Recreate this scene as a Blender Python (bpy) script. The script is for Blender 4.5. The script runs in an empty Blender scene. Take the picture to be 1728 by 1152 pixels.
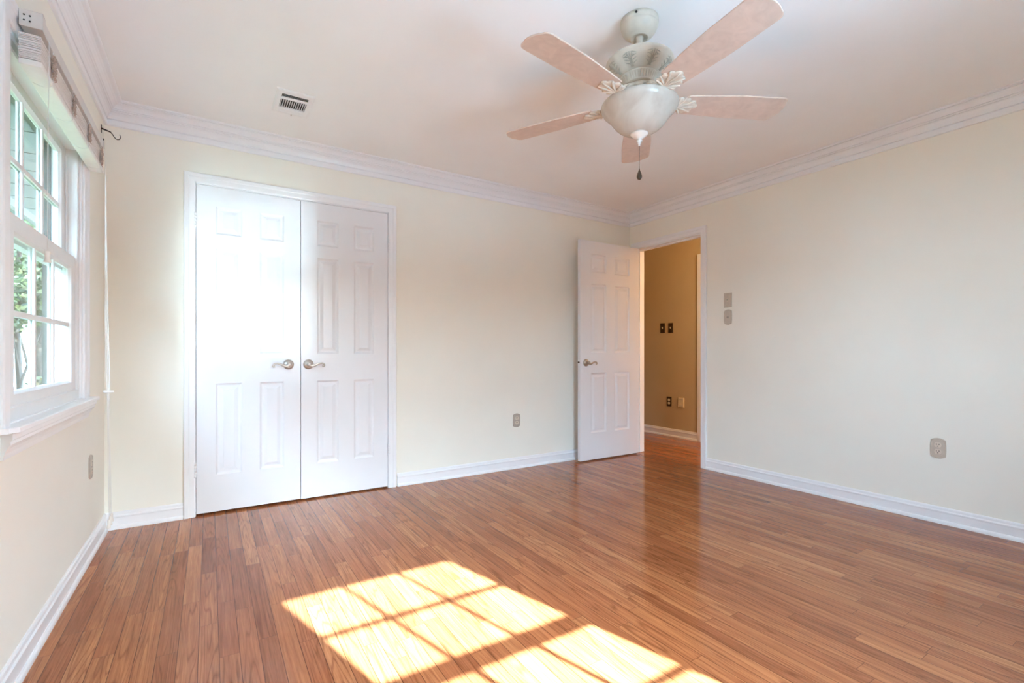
import bpy, bmesh, math, random
from mathutils import Vector, Matrix
random.seed(7)
PI = math.pi
sc = bpy.context.scene
COL = sc.collection

# ------------------------------------------------------------------ camera, sky, sun, exposure
CX, CZ, D, W, H = 0.4994, 0.9940, 3.5042, 4.1295, 2.405
YR = -0.43                                   # wall behind the camera
cam_d = bpy.data.cameras.new('camera'); cam = bpy.data.objects.new('camera', cam_d); COL.objects.link(cam)
cam.location = (CX, 0, CZ); cam.rotation_euler = (PI / 2, 0, -0.56243)
cam_d.sensor_width = 36; cam_d.lens = 809.8 / 1728 * 36; cam_d.shift_y = 20.36 / 1728; cam_d.clip_start = 0.01
sc.camera = cam
vs = sc.view_settings
vs.view_transform = 'Standard'; vs.look = 'None'; vs.gamma = 1; vs.use_curve_mapping = False
vs.exposure = 0.58
sc.cycles.blur_glossy = 0.0
sc.cycles.max_bounces = 24; sc.cycles.diffuse_bounces = 14; sc.cycles.transparent_max_bounces = 16
sc.cycles.sample_clamp_indirect = 0
sc.cycles.use_guiding = True; sc.cycles.use_surface_guiding = True; sc.cycles.surface_guiding_probability = 0.6

SUN_TAN = 0.69; SUN_EL = math.atan(SUN_TAN); SX, SY = -0.262, 0.965     # light travels this way
world = bpy.data.worlds.new('world'); sc.world = world; world.use_nodes = True
wn = world.node_tree; wn.nodes.clear()
w_out = wn.nodes.new('ShaderNodeOutputWorld'); w_bg = wn.nodes.new('ShaderNodeBackground')
w_sky = wn.nodes.new('ShaderNodeTexSky'); w_sky.sky_type = 'NISHITA'; w_sky.sun_disc = False
w_sky.sun_elevation = SUN_EL; w_sky.sun_rotation = math.radians(165); w_sky.air_density = 1.0; w_sky.dust_density = 2.0
w_mix = wn.nodes.new('ShaderNodeMix'); w_mix.data_type = 'RGBA'; w_mix.inputs[0].default_value = 0.72
w_mix.inputs[7].default_value = (0.68, 1.0, 1.44, 1)
w_gain = wn.nodes.new('ShaderNodeMix'); w_gain.data_type = 'RGBA'; w_gain.blend_type = 'MULTIPLY'; w_gain.inputs[0].default_value = 1
w_gain.inputs[7].default_value = (0.16, 0.16, 0.16, 1)
wn.links.new(w_sky.outputs[0], w_gain.inputs[6]); wn.links.new(w_gain.outputs[2], w_mix.inputs[6])
wn.links.new(w_mix.outputs[2], w_bg.inputs[0]); wn.links.new(w_bg.outputs[0], w_out.inputs[0])
w_bg.inputs[1].default_value = 29.0

sun_d = bpy.data.lights.new('sun', 'SUN'); sun_d.energy = 55.0; sun_d.color = (0.78, 1.0, 1.18); sun_d.angle = math.radians(0.6)
sun = bpy.data.objects.new('sun', sun_d); COL.objects.link(sun); sun.location = (2, -6, 6)
dv = Vector((SX * math.cos(SUN_EL), SY * math.cos(SUN_EL), -math.sin(SUN_EL)))
sun.rotation_euler = dv.to_track_quat('-Z', 'Y').to_euler()

def portal(name, loc, direction, sx, sy):
    l = bpy.data.lights.new(name, 'AREA'); l.shape = 'RECTANGLE'; l.size = sx; l.size_y = sy; l.cycles.is_portal = True
    o = bpy.data.objects.new(name, l); COL.objects.link(o); o.location = loc
    o.rotation_euler = Vector(direction).to_track_quat('-Z', 'Z').to_euler()
portal('daylight_left_window', (-0.16, 2.445, 1.37), (1, 0, 0), 1.0, 1.2)
portal('daylight_rear_window', (1.81, -0.60, 1.33), (0, 1, 0), 1.0, 1.25)
# warm lamp of the hallway
hl = bpy.data.lights.new('hall_lamp', 'POINT'); hl.energy = 32; hl.color = (1.0, 0.72, 0.42); hl.shadow_soft_size = 0.12
ho = bpy.data.objects.new('hall_lamp', hl); COL.objects.link(ho); ho.location = (4.36, 1.62, 2.1)

# ------------------------------------------------------------------ materials
def new_mat(name):
    m = bpy.data.materials.new(name); m.use_nodes = True
    nt = m.node_tree; b = nt.nodes['Principled BSDF']
    return m, nt, b
def simple(name, col, rough=0.5, metal=0.0, noise=0.0, nscale=30.0, bump=0.0, spec=0.5):
    m, nt, b = new_mat(name)
    b.inputs['Roughness'].default_value = rough; b.inputs['Metallic'].default_value = metal
    b.inputs['Specular IOR Level'].default_value = spec
    tc = nt.nodes.new('ShaderNodeTexCoord'); n = nt.nodes.new('ShaderNodeTexNoise'); n.inputs['Scale'].default_value = nscale
    n.inputs['Detail'].default_value = 5
    nt.links.new(tc.outputs['Object'], n.inputs['Vector'])
    r = nt.nodes.new('ShaderNodeValToRGB'); a = 1 - noise; c = 1 + noise
    r.color_ramp.elements[0].position = 0.3; r.color_ramp.elements[1].position = 0.7
    r.color_ramp.elements[0].color = (*[min(1, k * a) for k in col], 1); r.color_ramp.elements[1].color = (*[min(1, k * c) for k in col], 1)
    nt.links.new(n.outputs['Fac'], r.inputs[0]); nt.links.new(r.outputs[0], b.inputs['Base Color'])
    if bump:
        bp = nt.nodes.new('ShaderNodeBump'); bp.inputs['Strength'].default_value = bump; bp.inputs['Distance'].default_value = 0.002
        nt.links.new(n.outputs['Fac'], bp.inputs['Height']); nt.links.new(bp.outputs[0], b.inputs['Normal'])
    return m

M = {}
M['wall'] = simple('cream_paint', (0.855, 0.83, 0.752), 0.75, noise=0.012, nscale=3, bump=0.04)
M['ceiling'] = simple('ceiling_paint', (0.88, 0.88, 0.88), 0.85, noise=0.01, nscale=4)
M['trim'] = simple('white_trim_paint', (0.84, 0.84, 0.86), 0.28, noise=0.01, nscale=8)
M['door'] = simple('white_door_paint', (0.79, 0.79, 0.82), 0.30, noise=0.01, nscale=6)
M['vinyl'] = simple('white_vinyl', (0.80, 0.81, 0.82), 0.35, noise=0.01)
M['hallwall'] = simple('tan_hall_wall', (0.55, 0.43, 0.25), 0.8, noise=0.03, nscale=3)  # one tan base colour for the hallway walls and chime box
M['dark'] = simple('dark_void', (0.01, 0.01, 0.01), 0.9)
M['nickel'] = simple('satin_nickel', (0.62, 0.58, 0.54), 0.28, 1.0, noise=0.06, nscale=40)
M['agednickel'] = simple('aged_nickel', (0.48, 0.42, 0.35), 0.3, 1.0, noise=0.1, nscale=40)
M['plate'] = simple('greige_plate', (0.47, 0.41, 0.35), 0.42, 0.15, noise=0.06, nscale=60)
M['plate_light'] = simple('beige_plate', (0.56, 0.49, 0.41), 0.42, 0.1, noise=0.04, nscale=60)
M['socket'] = simple('almond_socket', (0.68, 0.60, 0.50), 0.4, noise=0.03)
M['slot'] = simple('socket_slot', (0.02, 0.016, 0.012), 0.7)
M['bronze'] = simple('bronze_plate', (0.075, 0.045, 0.02), 0.45, 0.5, noise=0.2, nscale=80)
M['ivory'] = simple('ivory_plastic', (0.75, 0.64, 0.42), 0.45, noise=0.03)
M['fan'] = simple('antique_cream_enamel', (0.64, 0.58, 0.49), 0.42, noise=0.07, nscale=25)
M['fan_dark'] = simple('antique_relief_glaze', (0.46, 0.43, 0.35), 0.5, noise=0.12, nscale=40)
M['bracket'] = simple('blade_bracket_cream', (0.67, 0.59, 0.49), 0.42, noise=0.1, nscale=45)
M['finial'] = simple('finial_white', (0.82, 0.76, 0.70), 0.3, noise=0.02)
M['chain'] = simple('dark_bronze_chain', (0.10, 0.07, 0.05), 0.35, 0.8, noise=0.1)
M['iron'] = simple('dark_iron', (0.05, 0.035, 0.028), 0.45, 0.6, noise=0.2, nscale=90)
M['slat'] = simple('blind_slat', (0.80, 0.77, 0.74), 0.45, noise=0.03, nscale=60)
M['rail'] = simple('blind_rail', (0.82, 0.81, 0.77), 0.4, noise=0.02)
M['headrail'] = simple('blind_headrail', (0.66, 0.63, 0.60), 0.4, 0.1, noise=0.02)
M['cord'] = simple('white_cord', (0.80, 0.79, 0.78), 0.7)
M['ladder'] = simple('ladder_cord', (0.55, 0.43, 0.36), 0.8, noise=0.25, nscale=120)
M['metalwhite'] = simple('register_white', (0.84, 0.84, 0.84), 0.4)
M['olive'] = simple('olive_frame', (0.045, 0.047, 0.034), 0.6, noise=0.1)
M['soffit'] = simple('soffit_panel', (0.085, 0.085, 0.06), 0.7, noise=0.08, nscale=10)
M['bark'] = simple('bark', (0.03, 0.022, 0.015), 0.9, noise=0.4, nscale=14, bump=0.6)
M['grass'] = simple('lawn_grass', (0.03, 0.05, 0.015), 0.9, noise=0.4, nscale=6)

def blade_mat():
    m, nt, b = new_mat('whitewashed_wood'); b.inputs['Roughness'].default_value = 0.4
    tc = nt.nodes.new('ShaderNodeTexCoord'); n = nt.nodes.new('ShaderNodeTexNoise'); n.inputs['Scale'].default_value = 18
    n.inputs['Detail'].default_value = 6; n.inputs['Distortion'].default_value = 1.5
    r = nt.nodes.new('ShaderNodeValToRGB')
    r.color_ramp.elements[0].color = (0.60, 0.46, 0.38, 1); r.color_ramp.elements[1].color = (0.69, 0.54, 0.45, 1)
    r.color_ramp.elements[0].position = 0.3; r.color_ramp.elements[1].position = 0.7
    nt.links.new(tc.outputs['Object'], n.inputs['Vector']); nt.links.new(n.outputs['Fac'], r.inputs[0]); nt.links.new(r.outputs[0], b.inputs['Base Color'])
    return m
M['blade'] = blade_mat()

def bowl_mat():
    m, nt, b = new_mat('alabaster_glass'); b.inputs['Roughness'].default_value = 0.25
    tc = nt.nodes.new('ShaderNodeTexCoord'); n = nt.nodes.new('ShaderNodeTexNoise'); n.inputs['Scale'].default_value = 5
    n.inputs['Detail'].default_value = 3; n.inputs['Distortion'].default_value = 2.5
    r = nt.nodes.new('ShaderNodeValToRGB')
    r.color_ramp.elements[0].color = (0.64, 0.575, 0.50, 1); r.color_ramp.elements[1].color = (0.75, 0.70, 0.62, 1)
    r.color_ramp.elements[0].position = 0.35; r.color_ramp.elements[1].position = 0.65
    nt.links.new(tc.outputs['Object'], n.inputs['Vector']); nt.links.new(n.outputs['Fac'], r.inputs[0]); nt.links.new(r.outputs[0], b.inputs['Base Color'])
    tr = nt.nodes.new('ShaderNodeBsdfTranslucent'); mx = nt.nodes.new('ShaderNodeMixShader'); mx.inputs[0].default_value = 0.25
    nt.links.new(r.outputs[0], tr.inputs[0])
    nt.links.new(b.outputs[0], mx.inputs[1]); nt.links.new(tr.outputs[0], mx.inputs[2]); nt.links.new(mx.outputs[0], nt.nodes['Material Output'].inputs[0])
    return m
M['bowl'] = bowl_mat()

def glass_mat():
    m = bpy.data.materials.new('window_glass'); m.use_nodes = True; nt = m.node_tree; nt.nodes.clear()
    o = nt.nodes.new('ShaderNodeOutputMaterial'); t = nt.nodes.new('ShaderNodeBsdfTransparent'); g = nt.nodes.new('ShaderNodeBsdfGlossy')
    t.inputs[0].default_value = (0.93, 0.97, 0.94, 1); g.inputs['Roughness'].default_value = 0.0
    f = nt.nodes.new('ShaderNodeFresnel'); geo = nt.nodes.new('ShaderNodeNewGeometry'); io = nt.nodes.new('ShaderNodeMath'); io.operation = 'MULTIPLY_ADD'; io.inputs[1].default_value = 1 / 1.25 - 1.25; io.inputs[2].default_value = 1.25
    nt.links.new(geo.outputs['Backfacing'], io.inputs[0]); nt.links.new(io.outputs[0], f.inputs[0]); mx = nt.nodes.new('ShaderNodeMixShader')
    nt.links.new(f.outputs[0], mx.inputs[0]); nt.links.new(t.outputs[0], mx.inputs[1]); nt.links.new(g.outputs[0], mx.inputs[2]); nt.links.new(mx.outputs[0], o.inputs[0])
    return m
M['glass'] = glass_mat()

def leaf_mat(name, cols):
    m, nt, b = new_mat(name); b.inputs['Roughness'].default_value = 0.6
    g = nt.nodes.new('ShaderNodeNewGeometry'); r = nt.nodes.new('ShaderNodeValToRGB')
    r.color_ramp.interpolation = 'CONSTANT'
    els = r.color_ramp.elements
    while len(els) < len(cols): els.new(0.5)
    for i, c in enumerate(cols):
        els[i].position = i / len(cols); els[i].color = (*c, 1)
    nt.links.new(g.outputs['Random Per Island'], r.inputs[0]); nt.links.new(r.outputs[0], b.inputs['Base Color'])
    tr = nt.nodes.new('ShaderNodeBsdfTranslucent'); mx = nt.nodes.new('ShaderNodeMixShader'); mx.inputs[0].default_value = 0.35
    nt.links.new(r.outputs[0], tr.inputs[0]); nt.links.new(b.outputs[0], mx.inputs[1]); nt.links.new(tr.outputs[0], mx.inputs[2])
    nt.links.new(mx.outputs[0], nt.nodes['Material Output'].inputs[0])
    return m
M['leaf'] = leaf_mat('green_leaves', [(0.016, 0.032, 0.008), (0.024, 0.045, 0.012), (0.034, 0.055, 0.015), (0.055, 0.070, 0.022), (0.013, 0.022, 0.008), (0.085, 0.095, 0.030)])
M['leaf_autumn'] = leaf_mat('turning_leaves', [(0.05, 0.065, 0.018), (0.12, 0.085, 0.02), (0.024, 0.042, 0.012), (0.15, 0.065, 0.02), (0.06, 0.075, 0.022)])

def siding_mat():
    m, nt, b = new_mat('white_siding'); b.inputs['Roughness'].default_value = 0.6
    tc = nt.nodes.new('ShaderNodeTexCoord'); s = nt.nodes.new('ShaderNodeSeparateXYZ'); nt.links.new(tc.outputs['Object'], s.inputs[0])
    a = nt.nodes.new('ShaderNodeMath'); a.operation = 'MULTIPLY'; a.inputs[1].default_value = 6
    f = nt.nodes.new('ShaderNodeMath'); f.operation = 'FRACT'; c = nt.nodes.new('ShaderNodeMath'); c.operation = 'LESS_THAN'; c.inputs[1].default_value = 0.1
    nt.links.new(s.outputs[2], a.inputs[0]); nt.links.new(a.outputs[0], f.inputs[0]); nt.links.new(f.outputs[0], c.inputs[0])
    mx = nt.nodes.new('ShaderNodeMix'); mx.data_type = 'RGBA'; mx.inputs[6].default_value = (0.45, 0.45, 0.46, 1); mx.inputs[7].default_value = (0.12, 0.12, 0.125, 1)
    nt.links.new(c.outputs[0], mx.inputs[0]); nt.links.new(mx.outputs[2], b.inputs['Base Color'])
    return m
M['siding'] = siding_mat()

def floor_mat():
    m, nt, b = new_mat('oak_strip_floor'); L = nt.links
    def mth(op, a, b2=None, c=None):
        n = nt.nodes.new('ShaderNodeMath'); n.operation = op
        for i, v in enumerate((a, b2, c)):
            if v is None: continue
            if isinstance(v, (int, float)): n.inputs[i].default_value = v
            else: L.new(v, n.inputs[i])
        return n.outputs[0]
    def white(v, dims='1D', w=None):
        n = nt.nodes.new('ShaderNodeTexWhiteNoise'); n.noise_dimensions = dims
        if dims == '1D': L.new(v, n.inputs['W'])
        else: L.new(v, n.inputs['Vector'])
        return n.outputs['Value']
    def comb(x, y, z):
        n = nt.nodes.new('ShaderNodeCombineXYZ')
        for i, v in enumerate((x, y, z)):
            if isinstance(v, (int, float)): n.inputs[i].default_value = v
            else: L.new(v, n.inputs[i])
        return n.outputs[0]
    tc = nt.nodes.new('ShaderNodeTexCoord'); sp = nt.nodes.new('ShaderNodeSeparateXYZ'); L.new(tc.outputs['Object'], sp.inputs[0])
    X, Y = sp.outputs[0], sp.outputs[1]
    BW = 0.0585
    u = mth('DIVIDE', X, BW); row = mth('FLOOR', u); fu = mth('FRACT', u)
    r1 = white(mth('ADD', row, 0.37)); r2 = white(mth('ADD', row, 91.7))
    ln = mth('MULTIPLY_ADD', r2, 0.65, 0.38)
    v = mth('DIVIDE', mth('MULTIPLY_ADD', r1, 3.0, mth('ADD', Y, 10)), ln)
    # alternate long and short boards: shift the seam position by noise
    brd = mth('FLOOR', v); fv = mth('FRACT', v)
    bid = comb(row, brd, 0.0)
    c1 = white(bid, '3D')
    c2 = white(comb(mth('ADD', row, 17.3), brd, 4.2), '3D')
    # grain: a stretched noise, and rings around a board's own centre for cathedral figure
    gx = mth('ADD', mth('MULTIPLY', X, 1.0), mth('MULTIPLY', c1, 37.0))
    n1 = nt.nodes.new('ShaderNodeTexNoise'); n1.inputs['Scale'].default_value = 1.0; n1.inputs['Detail'].default_value = 6; n1.inputs['Roughness'].default_value = 0.65
    L.new(comb(mth('MULTIPLY', gx, 190.0), mth('MULTIPLY', Y, 7.0), mth('MULTIPLY', c2, 50.0)), n1.inputs['Vector'])
    n2 = nt.nodes.new('ShaderNodeTexNoise'); n2.inputs['Scale'].default_value = 1.0; n2.inputs['Detail'].default_value = 0.6
    L.new(comb(mth('MULTIPLY', gx, 24.0), mth('MULTIPLY', Y, 1.25), mth('MULTIPLY', c2, 90.0)), n2.inputs['Vector'])
    ring = mth('FRACT', mth('MULTIPLY', n2.outputs['Fac'], 10.0))
    ringl = mth('SUBTRACT', 1.0, mth('MINIMUM', 1.0, mth('MULTIPLY', mth('ABSOLUTE', mth('SUBTRACT', ring, 0.5)), 5.5)))
    fig = mth('GREATER_THAN', white(comb(mth('ADD', row, 3.3), brd, 9.1), '3D'), 0.25)
    ringl = mth('MULTIPLY', ringl, mth('MULTIPLY_ADD', fig, 0.8, 0.15))
    # board colour
    ramp = nt.nodes.new('ShaderNodeValToRGB'); e = ramp.color_ramp.elements
    e[0].position = 0.0; e[0].color = (0.32, 0.108, 0.044, 1); e[1].position = 1.0; e[1].color = (0.50, 0.203, 0.085, 1)
    for p_, c_ in ((0.22, (0.385, 0.133, 0.054)), (0.5, (0.42, 0.152, 0.061)), (0.8, (0.455, 0.172, 0.069))):
        k = e.new(p_); k.color = (*c_, 1)
    L.new(c1, ramp.inputs[0])
    def mixc(fac, a, bb, mode='MIX'):
        n = nt.nodes.new('ShaderNodeMix'); n.data_type = 'RGBA'; n.blend_type = mode
        if isinstance(fac, (int, float)): n.inputs[0].default_value = fac
        else: L.new(fac, n.inputs[0])
        for i, q in ((6, a), (7, bb)):
            if isinstance(q, tuple): n.inputs[i].default_value = q
            else: L.new(q, n.inputs[i])
        return n.outputs[2]
    col = mixc(mth('MULTIPLY', ringl, 0.60), ramp.outputs[0], (0.17, 0.045, 0.015, 1))
    gr = nt.nodes.new('ShaderNodeValToRGB'); gr.color_ramp.elements[0].position = 0.32; gr.color_ramp.elements[0].color = (0.66, 0.62, 0.58, 1)
    gr.color_ramp.elements[1].position = 0.62; gr.color_ramp.elements[1].color = (1.06, 1.06, 1.06, 1)
    L.new(n1.outputs['Fac'], gr.inputs[0])
    col = mixc(0.8, col, gr.outputs[0], 'MULTIPLY')
    n3 = nt.nodes.new('ShaderNodeTexNoise'); n3.inputs['Scale'].default_value = 1.0; n3.inputs['Detail'].default_value = 4; n3.inputs['Roughness'].default_value = 0.6
    L.new(comb(mth('MULTIPLY', gx, 55.0), mth('MULTIPLY', Y, 1.9), mth('MULTIPLY', c2, 70.0)), n3.inputs['Vector'])
    g3 = nt.nodes.new('ShaderNodeValToRGB'); g3.color_ramp.elements[0].position = 0.28; g3.color_ramp.elements[0].color = (0.70, 0.62, 0.60, 1)
    g3.color_ramp.elements[1].position = 0.66; g3.color_ramp.elements[1].color = (1.15, 1.17, 1.18, 1)
    L.new(n3.outputs['Fac'], g3.inputs[0]); col = mixc(0.85, col, g3.outputs[0], 'MULTIPLY')
    # seams
    ed = mth('MINIMUM', fu, mth('SUBTRACT', 1.0, fu)); s1 = mth('LESS_THAN', ed, 0.019)
    ev = mth('MULTIPLY', mth('MINIMUM', fv, mth('SUBTRACT', 1.0, fv)), ln); s2 = mth('MULTIPLY', mth('LESS_THAN', ev, 0.0009), 0.7)
    seam = mth('MAXIMUM', s1, s2)
    col = mixc(mth('MULTIPLY', seam, 0.85), col, (0.09, 0.025, 0.010, 1))
    L.new(col, b.inputs['Base Color'])
    b.inputs['Roughness'].default_value = 0.42
    b.inputs['Specular IOR Level'].default_value = 0.0
    b.inputs['Coat Weight'].default_value = 1.0; b.inputs['Coat Roughness'].default_value = 0.13; b.inputs['Coat IOR'].default_value = 1.37
    hgt = mth('SUBTRACT', mth('MULTIPLY', n1.outputs['Fac'], 0.10), mth('MULTIPLY', seam, 0.6))
    tilt = mth('MULTIPLY', mth('SUBTRACT', c2, 0.5), mth('MULTIPLY', mth('SUBTRACT', fu, 0.5), 0.5))
    bp = nt.nodes.new('ShaderNodeBump'); bp.inputs['Strength'].default_value = 0.35; bp.inputs['Distance'].default_value = 0.0012
    L.new(mth('ADD', hgt, tilt), bp.inputs['Height']); L.new(bp.outputs[0], b.inputs['Normal']); 
    cb = nt.nodes.new('ShaderNodeBump'); cb.inputs['Strength'].default_value = 0.35; cb.inputs['Distance'].default_value = 0.0012
    L.new(mth('SUBTRACT', mth('MULTIPLY', tilt, 0.8), mth('MULTIPLY', seam, 0.4)), cb.inputs['Height']); L.new(cb.outputs[0], b.inputs['Coat Normal'])
    return m
M['floor'] = floor_mat()

# ------------------------------------------------------------------ mesh helpers
class MB:
    def __init__(s): s.v = []; s.f = []; s.sm = []
    def face(s, pts, smooth=False):
        n = len(s.v); s.v += [tuple(p) for p in pts]; s.f.append(list(range(n, n + len(pts)))); s.sm.append(smooth)
    def grid(s, rows, close_u=False, close_v=False, smooth=True):
        n = len(s.v); R = len(rows); K = len(rows[0])
        for r in rows: s.v += [tuple(p) for p in r]
        for i in range(R if close_v else R - 1):
            for j in range(K if close_u else K - 1):
                a = n + i * K + j; b = n + i * K + (j + 1) % K; c = n + ((i + 1) % R) * K + (j + 1) % K; d = n + ((i + 1) % R) * K + j
                s.f.append([a, b, c, d]); s.sm.append(smooth)
    def box(s, x0, x1, y0, y1, z0, z1, T=None):
        P = [(x, y, z) for x in (x0, x1) for y in (y0, y1) for z in (z0, z1)]
        if T: P = [T(*p) for p in P]
        n = len(s.v); s.v += [tuple(p) for p in P]
        for f in ((0, 1, 3, 2), (4, 6, 7, 5), (0, 4, 5, 1), (2, 3, 7, 6), (0, 2, 6, 4), (1, 5, 7, 3)):
            s.f.append([n + k for k in f]); s.sm.append(False)
    def prism(s, prof, path_pts_fn, ts, caps=True, smooth=False, close=True):
        """prof: 2-D points; path_pts_fn(t, p) -> 3-D point; ts: parameters along the run."""
        rows = [[path_pts_fn(t, p) for p in prof] for t in ts]
        s.grid(rows, close_u=close, smooth=smooth)
        if caps and close:
            s.face(rows[0][::-1]); s.face(rows[-1])
    def lathe(s, prof, c=(0, 0, 0), seg=48, T=None, rip=None):
        rows = []
        for (r, z) in prof:
            row = []
            for k in range(seg):
                a = 2 * PI * k / seg; rr = r * (rip(a, z) if rip else 1)
                p = (c[0] + rr * math.cos(a), c[1] + rr * math.sin(a), c[2] + z); row.append(T(*p) if T else p)
            rows.append(row)
        s.grid(rows, close_u=True)
        if prof[0][0] > 1e-6: s.face(rows[0][::-1], False)
        if prof[-1][0] > 1e-6: s.face(rows[-1], False)
    def tube(s, pts, rad, seg=10, caps=True, flat=1.0):
        pts = [Vector(p) for p in pts]; rows = []
        up = Vector((0, 0, 1)); prev = None
        for i, p in enumerate(pts):
            t = (pts[min(i + 1, len(pts) - 1)] - pts[max(i - 1, 0)])
            if t.length < 1e-9: t = Vector((0, 0, 1))
            t.normalize()
            if prev is None:
                a = up if abs(t.dot(up)) < 0.9 else Vector((1, 0, 0))
                n1 = t.cross(a).normalized()
            else:
                n1 = (prev - t * prev.dot(t))
                n1 = n1.normalized() if n1.length > 1e-6 else t.cross(up).normalized()
            prev = n1; n2 = t.cross(n1)
            r = rad[i] if isinstance(rad, (list, tuple)) else rad
            rows.append([p + (n1 * math.cos(2 * PI * k / seg) * r + n2 * math.sin(2 * PI * k / seg) * r * flat) for k in range(seg)])
        s.grid(rows, close_u=True)
        if caps: s.face(rows[0][::-1], True); s.face(rows[-1], True)

WL = {}
def build(name, mb, mat, parent=None, origin=None, bevel=0.0, T=None, smooth_angle=None):
    me = bpy.data.meshes.new(name)
    V = [T(*v) for v in mb.v] if T else mb.v
    if parent is not None: o0 = WL[parent.name]
    else:
        o0 = origin if origin is not None else (0, 0, 0)
    me.from_pydata([(v[0] - o0[0], v[1] - o0[1], v[2] - o0[2]) for v in V], [], mb.f)
    me.polygons.foreach_set('use_smooth', mb.sm); me.update()
    bm = bmesh.new(); bm.from_mesh(me); bmesh.ops.remove_doubles(bm, verts=bm.verts, dist=1e-6)
    bmesh.ops.recalc_face_normals(bm, faces=bm.faces); bm.to_mesh(me); bm.free()
    o = bpy.data.objects.new(name, me); COL.objects.link(o); me.materials.append(M[mat])
    if parent is not None: o.parent = parent
    else: o.location = o0
    WL[o.name] = o0
    if bevel:
        m = o.modifiers.new('bevel', 'BEVEL'); m.width = bevel; m.segments = 2; m.limit_method = 'ANGLE'; m.angle_limit = math.radians(40)
    return o
def thing(name, label, cat, loc, group=None):
    o = bpy.data.objects.new(name, None); COL.objects.link(o); o.location = loc; o.empty_display_size = 0.05
    WL[o.name] = tuple(loc); o['label'] = label; o['category'] = cat
    if group: o['group'] = group
    return o
def tag(o, label, cat, kind=None, group=None):
    o['label'] = label; o['category'] = cat
    if kind: o['kind'] = kind
    if group: o['group'] = group
    return o
def struct(o, label, cat): return tag(o, label, cat, 'structure')

# ------------------------------------------------------------------ room shell
def wall(name, mapping, u0, u1, v0, v1, thick, holes, mat, label):
    us = sorted({u0, u1, *[h[0] for h in holes], *[h[1] for h in holes]}); vv = sorted({v0, v1, *[h[2] for h in holes], *[h[3] for h in holes]})
    inside = lambda a, b: any(h[0] < a < h[1] and h[2] < b < h[3] for h in holes)
    mb = MB()
    solid = {}
    for i in range(len(us) - 1):
        for j in range(len(vv) - 1):
            solid[i, j] = not inside((us[i] + us[i + 1]) / 2, (vv[j] + vv[j + 1]) / 2)
    for (i, j), ok in solid.items():
        if not ok: continue
        a, b, c, d = us[i], us[i + 1], vv[j], vv[j + 1]
        for n in (0, -thick): mb.face([mapping(a, c, n), mapping(b, c, n), mapping(b, d, n), mapping(a, d, n)])
        for (di, dj, p, q) in ((-1, 0, (a, c), (a, d)), (1, 0, (b, c), (b, d)), (0, -1, (a, c), (b, c)), (0, 1, (a, d), (b, d))):
            if not solid.get((i + di, j + dj), False):
                mb.face([mapping(*p, 0), mapping(*q, 0), mapping(*q, -thick), mapping(*p, -thick)])
    return struct(build(name, mb, mat), label, 'wall')
mapL = lambda u, v, n: (n, u, v)                 # left wall, u = y, n = into the room
mapB = lambda u, v, n: (u, D - n, v)             # back wall
mapR = lambda u, v, n: (W - n, u, v)             # right wall
mapN = lambda u, v, n: (u, YR + n, v)            # wall behind the camera

TH = 0.12
OP = (1.96, 2.93, 0.785, 1.955)                  # left window opening (u0,u1,z0,z1)
OPR = (1.335, 2.285, 0.70, 1.955)                # rear window opening
ED = (2.665, 3.415, 2.035)                       # entry opening y0,y1,top
CL = (0.418, 1.630, 2.042)                       # closet opening
wall('wall_left', mapL, YR - TH, D + TH, 0, H, TH, [OP], 'wall', 'cream painted wall holding the window with raised blind')
wall('wall_back', mapB, 0, W, 0, H, TH, [(CL[0], CL[1], -1, CL[2])], 'wall', 'cream painted wall holding the double closet doors')
wall('wall_right', mapR, YR - TH, D + TH, 0, H, 0.11, [(ED[0] - 0.012, ED[1] + 0.012, -1, ED[2] + 0.012)], 'wall', 'cream painted long wall with the entry doorway')
wall('wall_rear', mapN, 0, W, 0, H, TH, [OPR], 'wall', 'cream painted wall behind the camera with sunny window')
mb = MB(); mb.box(-0.12, 5.4, YR - 0.12, 5.7, -0.10, 0)
struct(build('floor', mb, 'floor'), 'orange brown oak strip floor with glossy varnish', 'floor')
mb = MB(); mb.box(-0.12, W + 0.11, YR - 0.12, D + TH, H, H + 0.12)
struct(build('ceiling', mb, 'ceiling'), 'smooth white ceiling carrying the fan', 'ceiling')
# closet interior
mb = MB()
mb.box(0.30, 0.34, D + TH, D + 0.75, 0, H); mb.box(1.72, 1.76, D + TH, D + 0.75, 0, H)
mb.box(0.30, 1.76, D + 0.75, D + 0.79, 0, H); mb.box(0.30, 1.76, D + TH, D + 0.79, H, H + 0.04)
struct(build('wall_closet', mb, 'wall'), 'inside walls of the closet behind the double doors', 'wall')
# hallway
HX = 5.185
wall('wall_hall', lambda u, v, n: (HX - n, u, v), 1.2, 5.6, 0, H, 0.1, [], 'hallwall', 'tan hallway wall seen through the open doorway')
wall('wall_hall_end', lambda u, v, n: (u, 5.6 - n, v), W + 0.11, HX + 0.1, 0, H, 0.1, [], 'hallwall', 'tan end wall of the hallway')
wall('wall_hall_start', lambda u, v, n: (u, 1.2 + n, v), W + 0.11, HX + 0.1, 0, H, 0.1, [], 'hallwall', 'tan near wall of the hallway')
wall('wall_hall_side', lambda u, v, n: (W + 0.11 + n, u, v), D + TH, 5.6, 0, H, 0.1, [], 'hallwall', 'tan side wall of the hallway beyond the closet')
mb = MB(); mb.box(W + 0.11, HX + 0.1, 1.1, 5.7, H, H + 0.1)
struct(build('ceiling_hall', mb, 'ceiling'), 'white hallway ceiling', 'ceiling')

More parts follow.
